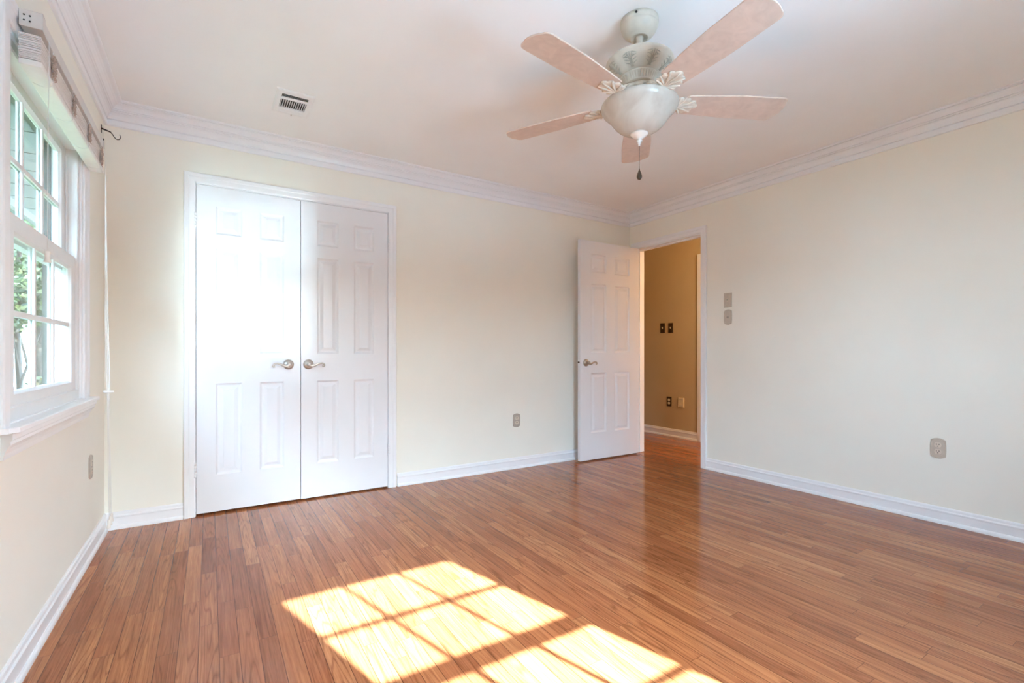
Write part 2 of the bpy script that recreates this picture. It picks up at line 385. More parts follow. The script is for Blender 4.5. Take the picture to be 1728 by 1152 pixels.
# ------------------------------------------------------------------ mouldings
CROWN = [(0, 2.279), (0.012, 2.279), (0.0145, 2.284), (0.0145, 2.305), (0.004, 2.308), (0.004, 2.314), (0.016, 2.316), (0.0175, 2.324), (0.0215, 2.336),
         (0.029, 2.347), (0.036, 2.352), (0.031, 2.356), (0.039, 2.358), (0.042, 2.361), (0.037, 2.365), (0.045, 2.367), (0.050, 2.375), (0.058, 2.384),
         (0.068, 2.390), (0.075, 2.391), (0.070, 2.396), (0.080, 2.397), (0.086, 2.400), (0.086, H), (0, H)]
BASE = [(0, 0), (0.021, 0), (0.021, 0.008), (0.019, 0.015), (0.0150, 0.0205), (0.011, 0.0215), (0.011, 0.064), (0.0145, 0.067), (0.0145, 0.073), (0.010, 0.079), (0.0085, 0.090), (0.005, 0.096), (0, 0.096)]
def run(name, prof, mapping, a, b, mat, label, cat, mitre=(1, 1), sgn=(1, 1)):
    mb = MB()
    mb.prism(prof, lambda t, p: mapping((a + p[0] * mitre[0]) if t == 0 else (b - p[0] * mitre[1]), p[1], p[0]), (0, 1))
    return struct(build(name, mb, mat), label, cat)
run('trim_1', CROWN, mapL, YR, D, 'trim', 'white crown moulding above the window wall', 'crown moulding')
run('trim_2', CROWN, mapB, 0, W, 'trim', 'white crown moulding above the closet wall', 'crown moulding')
run('trim_3', CROWN, mapR, YR, D, 'trim', 'white crown moulding above the long doorway wall', 'crown moulding')
run('trim_4', CROWN, mapN, 0, W, 'trim', 'white crown moulding above the wall behind the camera', 'crown moulding')
run('baseboard_left', BASE, mapL, YR, D, 'trim', 'white baseboard along the window wall', 'baseboard')
run('baseboard_back', BASE, mapB, 0, 0.366, 'trim', 'short white baseboard between left corner and closet', 'baseboard', (1, 0))
run('baseboard_back.001', BASE, mapB, 1.688, W, 'trim', 'white baseboard from closet to open door corner', 'baseboard', (0, 1))
run('baseboard_right', BASE, mapR, YR, 2.607, 'trim', 'white baseboard along the long wall right of doorway', 'baseboard', (1, 0))
run('baseboard_rear', BASE, mapN, 0, W, 'trim', 'white baseboard on the wall behind the camera', 'baseboard')
run('baseboard_hall', BASE, lambda u, v, n: (HX - n, u, v), 3.478, 5.6, 'trim', 'white baseboard on the hallway wall beyond doorway', 'baseboard', (0, 0))

CAS = [(0.004, 0), (0.004, 0.010), (0.010, 0.0125), (0.034, 0.0135), (0.040, 0.017), (0.058, 0.018), (0.062, 0.015), (0.062, 0)]   # (distance from opening, n)
def casing(mb, mapping, u0, u1, z0, zt, wid=0.062, both=True):
    k = wid / 0.062; pr = [(a * k, n) for a, n in CAS]
    mb.prism(pr, lambda t, p: mapping(u0 - p[0], z0 if t == 0 else zt + p[0], p[1]), (0, 1))
    mb.prism(pr, lambda t, p: mapping((u0 - p[0]) if t == 0 else (u1 + p[0]), zt + p[0], p[1]), (0, 1))
    mb.prism(pr, lambda t, p: mapping(u1 + p[0], z0 if t == 0 else zt + p[0], p[1]), (0, 1))
# closet casing and jamb
mb = MB(); casing(mb, mapB, 0.430, 1.618, 0, 2.032)
struct(build('trim_5', mb, 'trim'), 'white casing around the double closet doors', 'door casing')
mb = MB()
mb.box(0.418, 0.4285, D - 0.001, D + TH, 0, 2.042); mb.box(1.6195, 1.630, D - 0.001, D + TH, 0, 2.042); mb.box(0.4285, 1.6195, D - 0.001, D + TH, 2.0315, 2.042)
struct(build('trim_6', mb, 'trim'), 'white jamb lining the closet opening', 'door jamb')
# entry casing, jamb with stop, strike
mb = MB(); casing(mb, mapR, ED[0], ED[1], 0, ED[2] + 0.006, wid=0.060)
struct(build('trim_7', mb, 'trim'), 'white casing around the entry doorway', 'door casing')
mb = MB()
mb.box(W - 0.001, W + 0.112, ED[0] - 0.012, ED[0], 0, ED[2] + 0.012); mb.box(W - 0.001, W + 0.112, ED[1], ED[1] + 0.012, 0, ED[2] + 0.012)
mb.box(W - 0.001, W + 0.112, ED[0], ED[1], ED[2], ED[2] + 0.012)
mb.box(W + 0.040, W + 0.075, ED[0], ED[0] + 0.010, 0, ED[2]); mb.box(W + 0.040, W + 0.075, ED[1] - 0.010, ED[1], 0, ED[2]); mb.box(W + 0.040, W + 0.075, ED[0] + 0.01, ED[1] - 0.01, ED[2] - 0.010, ED[2])
jm = struct(build('trim_8', mb, 'trim', bevel=0.001), 'white jamb lining the entry doorway', 'door jamb')
mb = MB(); mb.box(W + 0.006, W + 0.032, ED[0] - 0.0005, ED[0] + 0.0012, 0.87, 0.93)
build('strike_plate', mb, 'agednickel', jm)
# doorway casing on the far hallway wall and its closed door
mb = MB(); mb.box(HX - 0.018, HX, 3.40, 3.477, 0, 2.115); mb.box(HX - 0.018, HX, 2.50, 3.40, 2.05, 2.115); mb.box(HX - 0.018, HX, 2.43, 2.50, 0, 2.115)
struct(build('trim_9', mb, 'trim', bevel=0.003), 'white casing of a door across the hallway', 'door casing')
mb = MB(); mb.box(HX - 0.008, HX, 2.502, 3.398, 0.012, 2.048)
struct(build('door_4', mb, 'door'), 'closed white door across the hallway', 'door')

# ------------------------------------------------------------------ six-panel doors
def six_panel(mb, T, w, h, th, cols, rows):
    """T(u, v, n): u across, v up, n outward from the mid plane; panels on both faces."""
    us = [0] + [c for p in cols for c in p] + [w]; vs_ = [0] + [c for p in rows for c in p] + [h]
    for side in (1, -1):
        n0 = side * th / 2
        for i in range(len(us) - 1):
            for j in range(len(vs_) - 1):
                a, b, c, d = us[i], us[i + 1], vs_[j], vs_[j + 1]
                if i % 2 == 1 and j % 2 == 1:
                    rings = [(0, 0), (0.004, -0.0035), (0.010, -0.0085), (0.014, -0.0095), (0.021, -0.0095), (0.040, -0.0030), (0.041, -0.0022)]
                    rr = [[T(a + q, c + q, n0 + side * e), T(b - q, c + q, n0 + side * e), T(b - q, d - q, n0 + side * e), T(a + q, d - q, n0 + side * e)] for q, e in rings]
                    mb.grid(rr, close_u=True, smooth=False); mb.face(rr[-1])
                else:
                    mb.face([T(a, c, n0), T(b, c, n0), T(b, d, n0), T(a, d, n0)])
    q = th / 2
    for i in range(len(us) - 1):
        for v in (0, h): mb.face([T(us[i], v, -q), T(us[i + 1], v, -q), T(us[i + 1], v, q), T(us[i], v, q)])
    for j in range(len(vs_) - 1):
        for u in (0, w): mb.face([T(u, vs_[j], -q), T(u, vs_[j + 1], -q), T(u, vs_[j + 1], q), T(u, vs_[j], q)])
def lever(parent, T, direction, mat, name='door_handle'):
    """scroll lever: T(u, v, n) with origin at the rosette centre, n outward."""
    mb = MB()
    TT = lambda x, y, z: T(x, y, z)
    mb.lathe([(0.0335, 0), (0.0335, 0.003), (0.0315, 0.006), (0.027, 0.008), (0.0255, 0.0105), (0.021, 0.012), (0.0145, 0.013), (0.0125, 0.016), (0.0115, 0.028), (0.013, 0.032), (0.014, 0.044), (0.012, 0.050), (0.006, 0.053), (0.0, 0.0535)], seg=36, T=TT)
    h = build(name, mb, mat, parent)
    s = direction; pts = []; rad = []
    ctrl = [(-0.004, -0.002), (0.010, -0.008), (0.024, -0.0095), (0.040, -0.004), (0.055, 0.004), (0.070, 0.0075), (0.084, 0.0065), (0.094, 0.000), (0.0965, -0.008), (0.092, -0.0145), (0.0855, -0.0135), (0.0845, -0.0085), (0.088, -0.006)]
    rr = [0.0085, 0.0095, 0.0090, 0.0075, 0.0062, 0.0056, 0.0054, 0.0052, 0.0050, 0.0046, 0.0040, 0.0034, 0.0028]
    for i in range(len(ctrl) - 1):
        p0 = ctrl[max(i - 1, 0)]; p1 = ctrl[i]; p2 = ctrl[i + 1]; p3 = ctrl[min(i + 2, len(ctrl) - 1)]
        for k in range(4):
            t = k / 4
            cr = lambda a, b, c, d: 0.5 * (2 * b + (c - a) * t + (2 * a - 5 * b + 4 * c - d) * t * t + (3 * b - a - 3 * c + d) * t ** 3)
            pts.append(T(s * cr(p0[0], p1[0], p2[0], p3[0]), cr(p0[1], p1[1], p2[1], p3[1]), 0.042)); rad.append(rr[i] + (rr[i + 1] - rr[i]) * t)
    pts.append(T(s * ctrl[-1][0], ctrl[-1][1], 0.042)); rad.append(rr[-1])
    mb = MB(); mb.tube(pts, rad, seg=12)
    build('lever', mb, mat, h)
    return h
def hinge(parent, T, v0, mat='trim', name='hinge'):
    mb = MB()
    for k in range(5):
        z0 = v0 + k * 0.0182
        mb.lathe([(0.0, z0), (0.0062, z0), (0.0062, z0 + 0.0172), (0.0, z0 + 0.0172)], seg=14, T=lambda x, y, z: T(x, z, y))
    mb.lathe([(0.0, v0 - 0.004), (0.0045, v0 - 0.003), (0.0045, v0), (0.0, v0)], seg=12, T=lambda x, y, z: T(x, z, y))
    mb.lathe([(0.0, v0 + 0.091), (0.0045, v0 + 0.091), (0.0045, v0 + 0.094), (0.0, v0 + 0.096)], seg=12, T=lambda x, y, z: T(x, z, y))
    build(name, mb, mat, parent)

DT = 0.035
ROWS = [(0.241, 0.808), (0.993, 1.651), (1.735, 1.908)]
def closet_leaf(name, x0, x1, zb, label, lev_x, dirn, hx):
    w = x1 - x0; pw = 0.143; st = 0.101; md = w - 2 * st - 2 * pw
    cols = [(st, st + pw), (st + pw + md, w - st)]
    rows = [(a - zb, b - zb) for a, b in ROWS]
    T = lambda u, v, n: (x0 + u, D - 0.001 + DT / 2 - n, zb + v)
    mb = MB(); six_panel(mb, T, w, 2.0285 - zb, DT, cols, rows)
    r = struct(build(name, mb, 'door', origin=(x0, D + 0.017, zb)), label, 'door')
    lever(r, lambda u, v, n: (lev_x + u, D - 0.001 - n, 0.921 + v), dirn, 'nickel')
    for v0 in (0.238, 1.762):
        hinge(r, lambda a, b, c: (hx + a, D - 0.013 - c, b), v0)
    return r
closet_leaf('door_1', 0.4315, 1.0195, 0.014, 'left closet door with bright sun glow and lever pointing left', 0.945, -1, 0.4265)
closet_leaf('door_2', 1.0230, 1.6165, 0.011, 'right closet door next to bare cream wall with lever pointing right', 1.069, 1, 1.6215)
# open entry door
x0e, x1e = 3.352, 4.106; we = x1e - x0e
T = lambda u, v, n: (x0e + u, 3.3775 - n, 0.013 + v)
mb = MB(); six_panel(mb, T, we, 2.022, DT, [(0.128, 0.318), (0.424, 0.622)], [(0.245, 0.802), (0.987, 1.627), (1.735, 1.903)])
ed = struct(build('door_3', mb, 'door', origin=(x0e, 3.3775, 0.013)), 'open white six panel entry door folded back in the corner', 'door')
lever(ed, lambda u, v, n: (3.419 + u, 3.360 - n, 0.910 + v), 1, 'agednickel')
mb = MB(); mb.box(x0e - 0.0012, x0e + 0.002, 3.3655, 3.3895, 0.885, 0.942)
lp = build('latch_plate', mb, 'trim', ed)
mb = MB(); mb.tube([(x0e - 0.009, 3.3775, 0.9135), (x0e, 3.3775, 0.9135)], 0.0085, seg=14)
build('latch_bolt', mb, 'bronze', lp)
for v0 in (0.24, 0.98, 1.76):
    hinge(ed, lambda a, b, c: (4.1115 + a, 3.4035 + c, b), v0, 'agednickel')

# ------------------------------------------------------------------ windows
def rect_frame(mb, mp, u0, u1, v0, v1, n0, n1, wl, wr, wb, wt, bev=0.006):
    """four mitre-free members with a sloped inner edge on the room side"""
    gi = (u0 + wl, u1 - wr, v0 + wb, v1 - wt)
    ring = lambda a, b, c, d, n: [mp(a, c, n), mp(b, c, n), mp(b, d, n), mp(a, d, n)]
    rows = [ring(u0, u1, v0, v1, n0), ring(u0, u1, v0, v1, n1), ring(gi[0] - bev, gi[1] + bev, gi[2] - bev, gi[3] + bev, n1),
            ring(*gi, n1 - bev), ring(*gi, n0 + bev), ring(gi[0] - bev, gi[1] + bev, gi[2] - bev, gi[3] + bev, n0)]
    mb.grid(rows, close_u=True, close_v=True, smooth=False)
    return gi
def window(name, mp, op, glo, gup, label, apron=True, near_lbl=''):
    u0, u1, z0, z1 = op
    o0 = mp((u0 + u1) / 2, z0, 0)
    r = thing(name, label, 'window', o0); r['kind'] = 'structure'
    mb = MB(); casing(mb, mp, u0, u1, z0, z1 - 0.005, wid=0.082)
    build('window_casing', mb, 'trim', r)
    # box jamb: liner plus vinyl main frame
    mb = MB()
    for (a, b, c, d) in ((u0 - 0.004, u0 + 0.012, z0, z1), (u1 - 0.012, u1 + 0.004, z0, z1), (u0, u1, z1 - 0.012, z1 + 0.004), (u0, u1, z0 - 0.004, z0 + 0.005)):
        mb.box(a, b, c, d, -0.115, 0.002, T=mp)
    build('jamb_liner', mb, 'trim', r)
    mb = MB(); rect_frame(mb, mp, u0 + 0.012, u1 - 0.012, z0 + 0.005, z1 - 0.012, -0.085, -0.006, 0.022, 0.022, 0.042, 0.028, 0.004)
    for (a, b) in ((u0 + 0.034, u0 + 0.046), (u1 - 0.046, u1 - 0.034)):          # balance tracks
        mb.box(a, b, z0 + 0.6, z1 - 0.075, -0.047, -0.040, T=mp)
    build('window_frame', mb, 'vinyl', r)
    def sash(nm, g, outer, n0, n1, nc, nr):
        mb = MB(); rect_frame(mb, mp, *outer, n0, n1, g[0] - outer[0], outer[1] - g[1], g[2] - outer[2], outer[3] - g[3], 0.010)
        s = build(nm, mb, 'vinyl', r)
        nm_ = (n0 + n1) / 2
        mb = MB(); mb.box(g[0] - 0.003, g[1] + 0.003, g[2] - 0.003, g[3] + 0.003, nm_ - 0.002, nm_ + 0.002, T=mp)
        build('glass_pane', mb, 'glass', s)
        mb = MB(); hw = 0.0095
        for side in (1, -1):
            for k in range(1, nc):
                uc = g[0] + (g[1] - g[0]) * k / nc; mb.box(uc - hw, uc + hw, g[2], g[3], nm_ + side * 0.002, nm_ + side * 0.009, T=mp)
            for k in range(1, nr):
                vc = g[2] + (g[3] - g[2]) * k / nr; mb.box(g[0], g[1], vc - hw, vc + hw, nm_ + side * 0.002, nm_ + side * 0.0092, T=mp)
        build('muntin_grid', mb, 'vinyl', s, bevel=0.002)
        return s
    zm = glo[3] + (0.062 if name == 'window_1' else 0.050)
    lo = sash('lower_sash', glo, (u0 + 0.034, u1 - 0.034, z0 + 0.047, zm), -0.046, -0.016, 3, 2)
    up = sash('upper_sash', gup, (u0 + 0.034, u1 - 0.034, gup[2] - 0.045, z1 - 0.040), -0.077, -0.048, 3, 2)
    mb = MB(); um = (u0 + u1) / 2
    mb.box(um - 0.03, um + 0.03, zm, zm + 0.008, -0.044, -0.020, T=mp); mb.box(um - 0.008, um + 0.022, zm + 0.008, zm + 0.016, -0.040, -0.026, T=mp)
    build('sash_lock', mb, 'vinyl', lo, bevel=0.002)
    # stool with clipped horns and apron with mitred returns
    mb = MB(); e0, e1 = u0 - 0.088, u1 + 0.15 if name == 'window_1' else u1 + 0.088
    out = [(u0, -0.02), (u0, 0.0), (e0, 0.0), (e0 + 0.002, 0.028), (e0 + 0.022, 0.046), (e1 - 0.022, 0.046), (e1 - 0.002, 0.028), (e1, 0.0), (u1, 0.0), (u1, -0.02)]
    zs = [(0.0, z0 - 0.016), (1.0, z0 - 0.014), (1.0, z0 - 0.002), (0.0, z0 + 0.0005)]
    rows = []
    for (k, z) in zs:
        ins = 0.0 if k else 0.003
        rows.append([mp(u, z, n - ins if n > 0.01 else n) for (u, n) in out])
    mb.grid(rows, close_u=True, smooth=False); mb.face(rows[0][::-1]); mb.face(rows[-1])
    build('window_stool', mb, 'trim', r)
    a0, a1 = u0 - 0.078, u1 + 0.135 if name == 'window_1' else u1 + 0.078
    AP = [(0, -0.078), (0.007, -0.078), (0.009, -0.070), (0.011, -0.060), (0.017, -0.046), (0.024, -0.036), (0.028, -0.032), (0.028, -0.022), (0.033, -0.018), (0.033, 0.0), (0, 0.0)]
    mb = MB(); zt = z0 - 0.016
    mb.prism(AP, lambda t, p: mp((a0 + 0.033 - p[0]) if t == 0 else (a1 - 0.033 + p[0]), zt + p[1], p[0]), (0, 1))
    build('window_apron', mb, 'trim', r)
    return r
GLO = (2.100, 2.815, 0.876, 1.366); GUP = (2.100, 2.815, 1.405, 1.872)
win = window('window_1', mapL, OP, GLO, GUP, 'white double hung window with grid under the raised blind')
window('window_2', mapN, OPR, (1.455, 2.172, 0.800, 1.283), (1.452, 2.171, 1.376, 1.862), 'sunny white window behind the camera')
# exterior side of the left window: bronze storm frame
mb = MB()
for (a, b, c, d) in ((1.972, 1.99, 0.79, 1.943), (2.900, 2.918, 0.79, 1.943), (1.99, 2.900, 1.925, 1.943), (1.99, 2.900, 0.79, 0.808)):
    mb.box(a, b, c, d, -0.126, -0.100, T=mapL)
build('storm_frame', mb, 'olive', win, bevel=0.002)

# ------------------------------------------------------------------ raised blind
BU0, BU1 = 1.995, 3.010
bl = thing('window_blind', 'raised cream slatted blind stacked at the top of window', 'blind', (0.04, (BU0 + BU1) / 2, 1.862))
mb = MB(); mb.box(0.0185, 0.068, BU0, BU1, 1.978, 2.020)
hr = build('headrail', mb, 'headrail', bl, bevel=0.002)
mb = MB(); mb.box(0.0185, 0.071, BU0 - 0.003, BU0, 1.974, 2.024); mb.box(0.068, 0.071, BU0 - 0.003, BU0 + 0.030, 1.974, 2.024)
ep = build('end_bracket', mb, 'headrail', hr, bevel=0.0012)
mb = MB()
for (n, z) in ((0.030, 2.008), (0.030, 1.992), (0.043, 2.007), (0.043, 1.991)):
    mb.lathe([(0.0, 0), (0.0024, 0), (0.0024, 0.0012), (0.0, 0.0012)], seg=10, T=lambda x, y, zz, n=n, z=z: (n + x, BU0 - 0.0042 + zz, z + y))
build('bracket_hole', mb, 'slot', hr)
mb = MB()
mb.box(0.064, 0.069, BU1 + 0.001, BU1 + 0.005, 1.985, 2.032); mb.box(0.050, 0.069, BU1 + 0.001, BU1 + 0.005, 1.985, 1.990)
build('end_clip', mb, 'iron', hr, bevel=0.0008)
mb = MB(); ns = 18; z = 1.8820
for k in range(ns):
    jx = random.uniform(-0.0012, 0.0012); jy = random.uniform(-0.002, 0.002); cr = 0.0008
    g = 0.0042
    rows = [[(0.0165 + jx + 0.050 * t, y, z + zz + cr * math.sin(PI * t)) for (t, zz) in ((0, 0), (0.25, 0), (0.5, 0), (0.75, 0), (1, 0), (1, 0.0026), (0.75, 0.0026), (0.5, 0.0026), (0.25, 0.0026), (0, 0.0026))] for y in (BU0 + 0.004 + jy, BU1 - 0.004 + jy)]
    mb.grid(rows, close_u=True, smooth=False); mb.face(rows[0][::-1]); mb.face(rows[1]); z += g
build('slat_stack', mb, 'slat', bl)
mb = MB(); mb.box(0.0155, 0.0675, BU0 + 0.003, BU1 - 0.003, 1.862, 1.8805)
build('bottom_rail', mb, 'rail', bl, bevel=0.003)
for uc in (2.115, 2.385, 2.66, 2.925):
    mb = MB()
    for q in range(16):                       # crumpled ladder tape bunched on the front of the stack
        pts = []; yy = uc + random.uniform(-0.015, 0.015); zz = 1.962 - random.uniform(0, 0.02)
        for k in range(12):
            pts.append((0.0680 + 0.0075 * abs(math.sin(k * 1.9 + q)) + random.uniform(0, 0.0025), yy + 0.007 * math.sin(k * 1.3 + q * 2), zz)); zz -= random.uniform(0.003, 0.0085)
        mb.tube(pts, 0.0011, seg=5)
    build('ladder_tape', mb, 'ladder', bl)
    mb = MB(); pts = []
    for k in range(12):                      # loop hanging under the bottom rail
        t = k / 11; pts.append((0.019 + 0.048 * t, uc + 0.004 * math.sin(PI * t), 1.8612 - 0.0010 - 0.006 * math.sin(PI * t) * (0.3 + t)))
    pts.append((0.0695, uc, 1.869)); pts.append((0.0695, uc, 1.972))
    mb.tube(pts, 0.0009, seg=6)
    build('ladder_cord', mb, 'cord', bl)
mb = MB(); mb.tube([(0.072, 2.058, 1.975), (0.072, 2.056, 1.93), (0.070, 2.052, 1.60), (0.069, 2.052, 1.315)], 0.0010, seg=6)
tc_ = build('tilt_cord', mb, 'cord', bl)
mb = MB(); mb.lathe([(0.0, 0.036), (0.0065, 0.035), (0.0082, 0.031), (0.0070, 0.024), (0.0064, 0.018), (0.0072, 0.010), (0.0095, 0.003), (0.0095, 0.0), (0.0, 0.0)], c=(0.069, 2.052, 1.280), seg=20)
build('cord_tassel', mb, 'finial', tc_)
for k in range(3):
    mb = MB(); e = (k - 1)
    pts = [(0.074, 2.985, 1.975), (0.078, 2.985, 1.86), (0.080 + 0.002 * e, 2.98, 1.55), (0.083 + 0.005 * e, 2.98, 1.15), (0.087 + 0.006 * e, 2.98, 0.90), (0.089 + 0.004 * e, 2.98, 0.815), (0.091 + 0.004 * e, 2.98, 0.60), (0.096 + 0.004 * e, 2.98, 0.215 + 0.01 * e)]
    mb.tube(pts, 0.0010, seg=6)
    c = build('lift_cord', mb, 'cord', bl)
    x = 0.096 + 0.004 * e; zb = 0.172 + 0.012 * e
    mb = MB(); mb.lathe([(0.0, 0.042), (0.004, 0.041), (0.005, 0.034), (0.0055, 0.018), (0.0085, 0.004), (0.0085, 0.0), (0.0, 0.0)], c=(x, 2.98 + 0.012 * e, zb), seg=16)
    build('cord_tassel', mb, 'finial', c)
mb = MB(); mb.tube([(0.070, 2.98, 0.813), (0.082, 2.98, 0.811), (0.108, 2.98, 0.811)], [0.0045, 0.0055, 0.0045], seg=10)
build('cord_connector', mb, 'rail', bl)

# curtain rod bracket near the corner
br = thing('curtain_rod_bracket', 'dark iron curtain hook bracket high on wall in left corner', 'bracket', (0.0, 3.40, 2.20))
mb = MB(); mb.box(0.0, 0.003, 3.393, 3.407, 2.196, 2.240)
build('wall_plate', mb, 'iron', br, bevel=0.001)
mb = MB(); mb.tube([(0.001, 3.40, 2.219), (0.02, 3.40, 2.214), (0.042, 3.40, 2.207)], [0.0048, 0.0042, 0.0036], seg=8)
build('arm', mb, 'iron', br)
mb = MB(); mb.tube([(0.040, 3.40, 2.2075), (0.048, 3.40, 2.198), (0.055, 3.40, 2.186), (0.062, 3.40, 2.177), (0.070, 3.40, 2.173), (0.078, 3.40, 2.176), (0.082, 3.40, 2.185), (0.082, 3.40, 2.196), (0.0785, 3.40, 2.203)], [0.0028, 0.0024, 0.0022, 0.0023, 0.0024, 0.0023, 0.0021, 0.0018, 0.0014], seg=8)
build('hook', mb, 'iron', br)

# ------------------------------------------------------------------ wall plates
def plate_outline(hw, hh, arch, bulge, n=8):
    pts = []
    for k in range(n + 1): t = -1 + 2 * k / n; pts.append((t * hw, -hh - arch * (1 - t * t)))
    for k in range(1, n): t = -1 + 2 * k / n; pts.append((hw + bulge * (1 - t * t), t * hh))
    for k in range(n + 1): t = 1 - 2 * k / n; pts.append((t * hw, hh + arch * (1 - t * t)))
    for k in range(1, n): t = 1 - 2 * k / n; pts.append((-hw - bulge * (1 - t * t), t * hh))
    return pts
def plate(parent, T, outline, mat, name='cover_plate', th=0.0065, rim=0.007):
    mb = MB(); rows = []
    for (k, n) in ((0.0, 0.0), (0.0, th * 0.45), (0.0022, th), (rim * 0.75, th), (rim, th * 0.72), (rim + 0.003, th * 0.95)):
        rows.append([T(u * (1 - k / 0.036), v * (1 - k / 0.058), n) for (u, v) in outline])
    mb.grid(rows, close_u=True, smooth=False); mb.face(rows[-1])
    return build(name, mb, mat, parent)
def disc(mb, T, u, v, r, n0, n1, seg=16):
    mb.lathe([(0, n0), (r, n0), (r, n1 - 0.0005), (r * 0.85, n1), (0, n1)], seg=seg, T=lambda x, y, z: T(u + x, v + y, z))
def outlet(name, T, label, matp, mats, arched=True, group=None):
    r = thing(name, label, 'outlet', T(0, 0, 0), group)
    ol = plate_outline(0.0345, 0.049, 0.011, 0.003) if arched else plate_outline(0.0345, 0.057, 0.0, 0.0)
    plate(r, T, ol, matp)
    for sv in (0.0195, -0.0195):
        mb = MB(); pts = []
        for k in range(28):
            a = 2 * PI * k / 28; pts.append((0.0172 * math.cos(a), max(-0.0138, min(0.0138, 0.0172 * math.sin(a)))))
        rows = [[T(u, sv + v, 0.004) for u, v in pts], [T(u, sv + v, 0.0078) for u, v in pts], [T(u * 0.94, sv + v * 0.94, 0.0084) for u, v in pts]]
        mb.grid(rows, close_u=True, smooth=False); mb.face(rows[-1]); mb.face(rows[0][::-1])
        s = build('socket', mb, mats, r)
        mb = MB()
        mb.box(-0.0080, -0.0050, sv - 0.001, sv + 0.0088, 0.008, 0.0087, T=T); mb.box(0.0050, 0.0080, sv - 0.0002, sv + 0.0080, 0.008, 0.0087, T=T)
        disc(mb, T, 0, sv - 0.0075, 0.0031, 0.008, 0.0087, 12)
        build('slot', mb, 'slot', s)
    mb = MB(); disc(mb, T, 0, 0, 0.0032, 0.005, 0.0078, 12)
    build('screw', mb, matp, r)
    return r
outlet('wall_outlet', lambda u, v, n: mapR(1.052 - u, 0.4375 + v, n), 'arched greige outlet low on the long right wall', 'plate_light', 'socket')
outlet('wall_outlet', lambda u, v, n: mapB(2.754 + u, 0.4145 + v, n), 'arched greige outlet on back wall between closet and open door', 'plate', 'socket')
outlet('wall_outlet', lambda u, v, n: mapL(3.118 + u, 0.4345 + v, n), 'arched grey outlet on the window wall under the sill', 'plate', 'socket')
def switch(name, T, label, cat, matp, matk, arched):
    r = thing(name, label, cat, T(0, 0, 0))
    plate(r, T, plate_outline(0.0325, 0.052, 0.011, 0.003) if arched else plate_outline(0.0350, 0.0595, 0, 0), matp)
    if arched:
        mb = MB(); disc(mb, T, 0, 0, 0.0105, 0.005, 0.0085, 20); disc(mb, T, 0, 0, 0.006, 0.0085, 0.014, 16)
        k = build('knob', mb, matk, r)
        mb = MB(); disc(mb, T, 0.0, -0.002, 0.0022, 0.014, 0.0147, 10); build('knob_centre', mb, 'slot', k)
    else:
        mb = MB(); mb.box(-0.0055, 0.0055, -0.0125, 0.0125, 0.005, 0.0072, T=T)
        k = build('toggle_bezel', mb, matk, r)
        mb = MB()
        P = [T(-0.0042, -0.004, 0.006), T(0.0042, -0.004, 0.006), T(0.0042, 0.0075, 0.006), T(-0.0042, 0.0075, 0.006)]
        Q = [T(-0.0036, 0.005, 0.0185), T(0.0036, 0.005, 0.0185), T(0.0036, 0.0115, 0.0165), T(-0.0036, 0.0115, 0.0165)]
        mb.grid([P, Q], close_u=True, smooth=False); mb.face(Q); mb.face(P[::-1])
        build('toggle', mb, matk, k)
    for sv in (0.030, -0.030):
        mb = MB(); disc(mb, T, 0, sv, 0.0030, 0.005, 0.0076, 12); build('screw', mb, matp, r)
    return r
switch('light_switch', lambda u, v, n: mapR(2.407 - u, 1.4355 + v, n), 'rectangular beige light switch beside the doorway, above the arched plate', 'switch', 'plate_light', 'socket', False)
switch('dimmer_switch', lambda u, v, n: mapR(2.406 - u, 1.2955 + v, n), 'arched beige plate with small knob under the rectangular switch', 'switch', 'plate_light', 'plate', True)
TH_ = lambda y, z: (lambda u, v, n: (HX - n, y - u, z + v))
switch('light_switch', TH_(3.978, 1.305), 'left of two bronze light switches on the hallway wall', 'switch', 'bronze', 'ivory', False)
switch('light_switch', TH_(3.858, 1.302), 'right of two bronze light switches on the hallway wall', 'switch', 'bronze', 'ivory', False)
outlet('wall_outlet', TH_(3.880, 0.418), 'bronze outlet low on the hallway wall', 'bronze', 'ivory', False)
ph = thing('phone_jack', 'ivory phone jack plate beside bronze outlet in the hallway', 'wall plate', (HX, 3.703, 0.418))
plate(ph, TH_(3.703, 0.418), plate_outline(0.040, 0.056, 0, 0), 'ivory', th=0.012)
mb = MB(); mb.box(-0.024, 0.024, 0.036, 0.040, 0.010, 0.0145, T=TH_(3.703, 0.418)); build('mounting_stud', mb, 'plate', ph)
mb = MB(); mb.box(-0.024, 0.024, -0.040, -0.036, 0.010, 0.0145, T=TH_(3.703, 0.418))
build('mounting_stud', mb, 'plate', ph)
cb = thing('door_chime', 'plain tan chime box high on hallway wall beside the door jamb', 'chime', (HX, 4.36, 1.905))
mb = MB(); mb.box(HX - 0.06, HX, 4.272, 4.46, 1.905, 2.16); build('chime_cover', mb, 'hallwall', cb, bevel=0.004)
mb = MB(); mb.box(HX - 0.062, HX - 0.02, 4.2715, 4.46, 1.898, 1.905); build('base_strip', mb, 'bronze', cb)

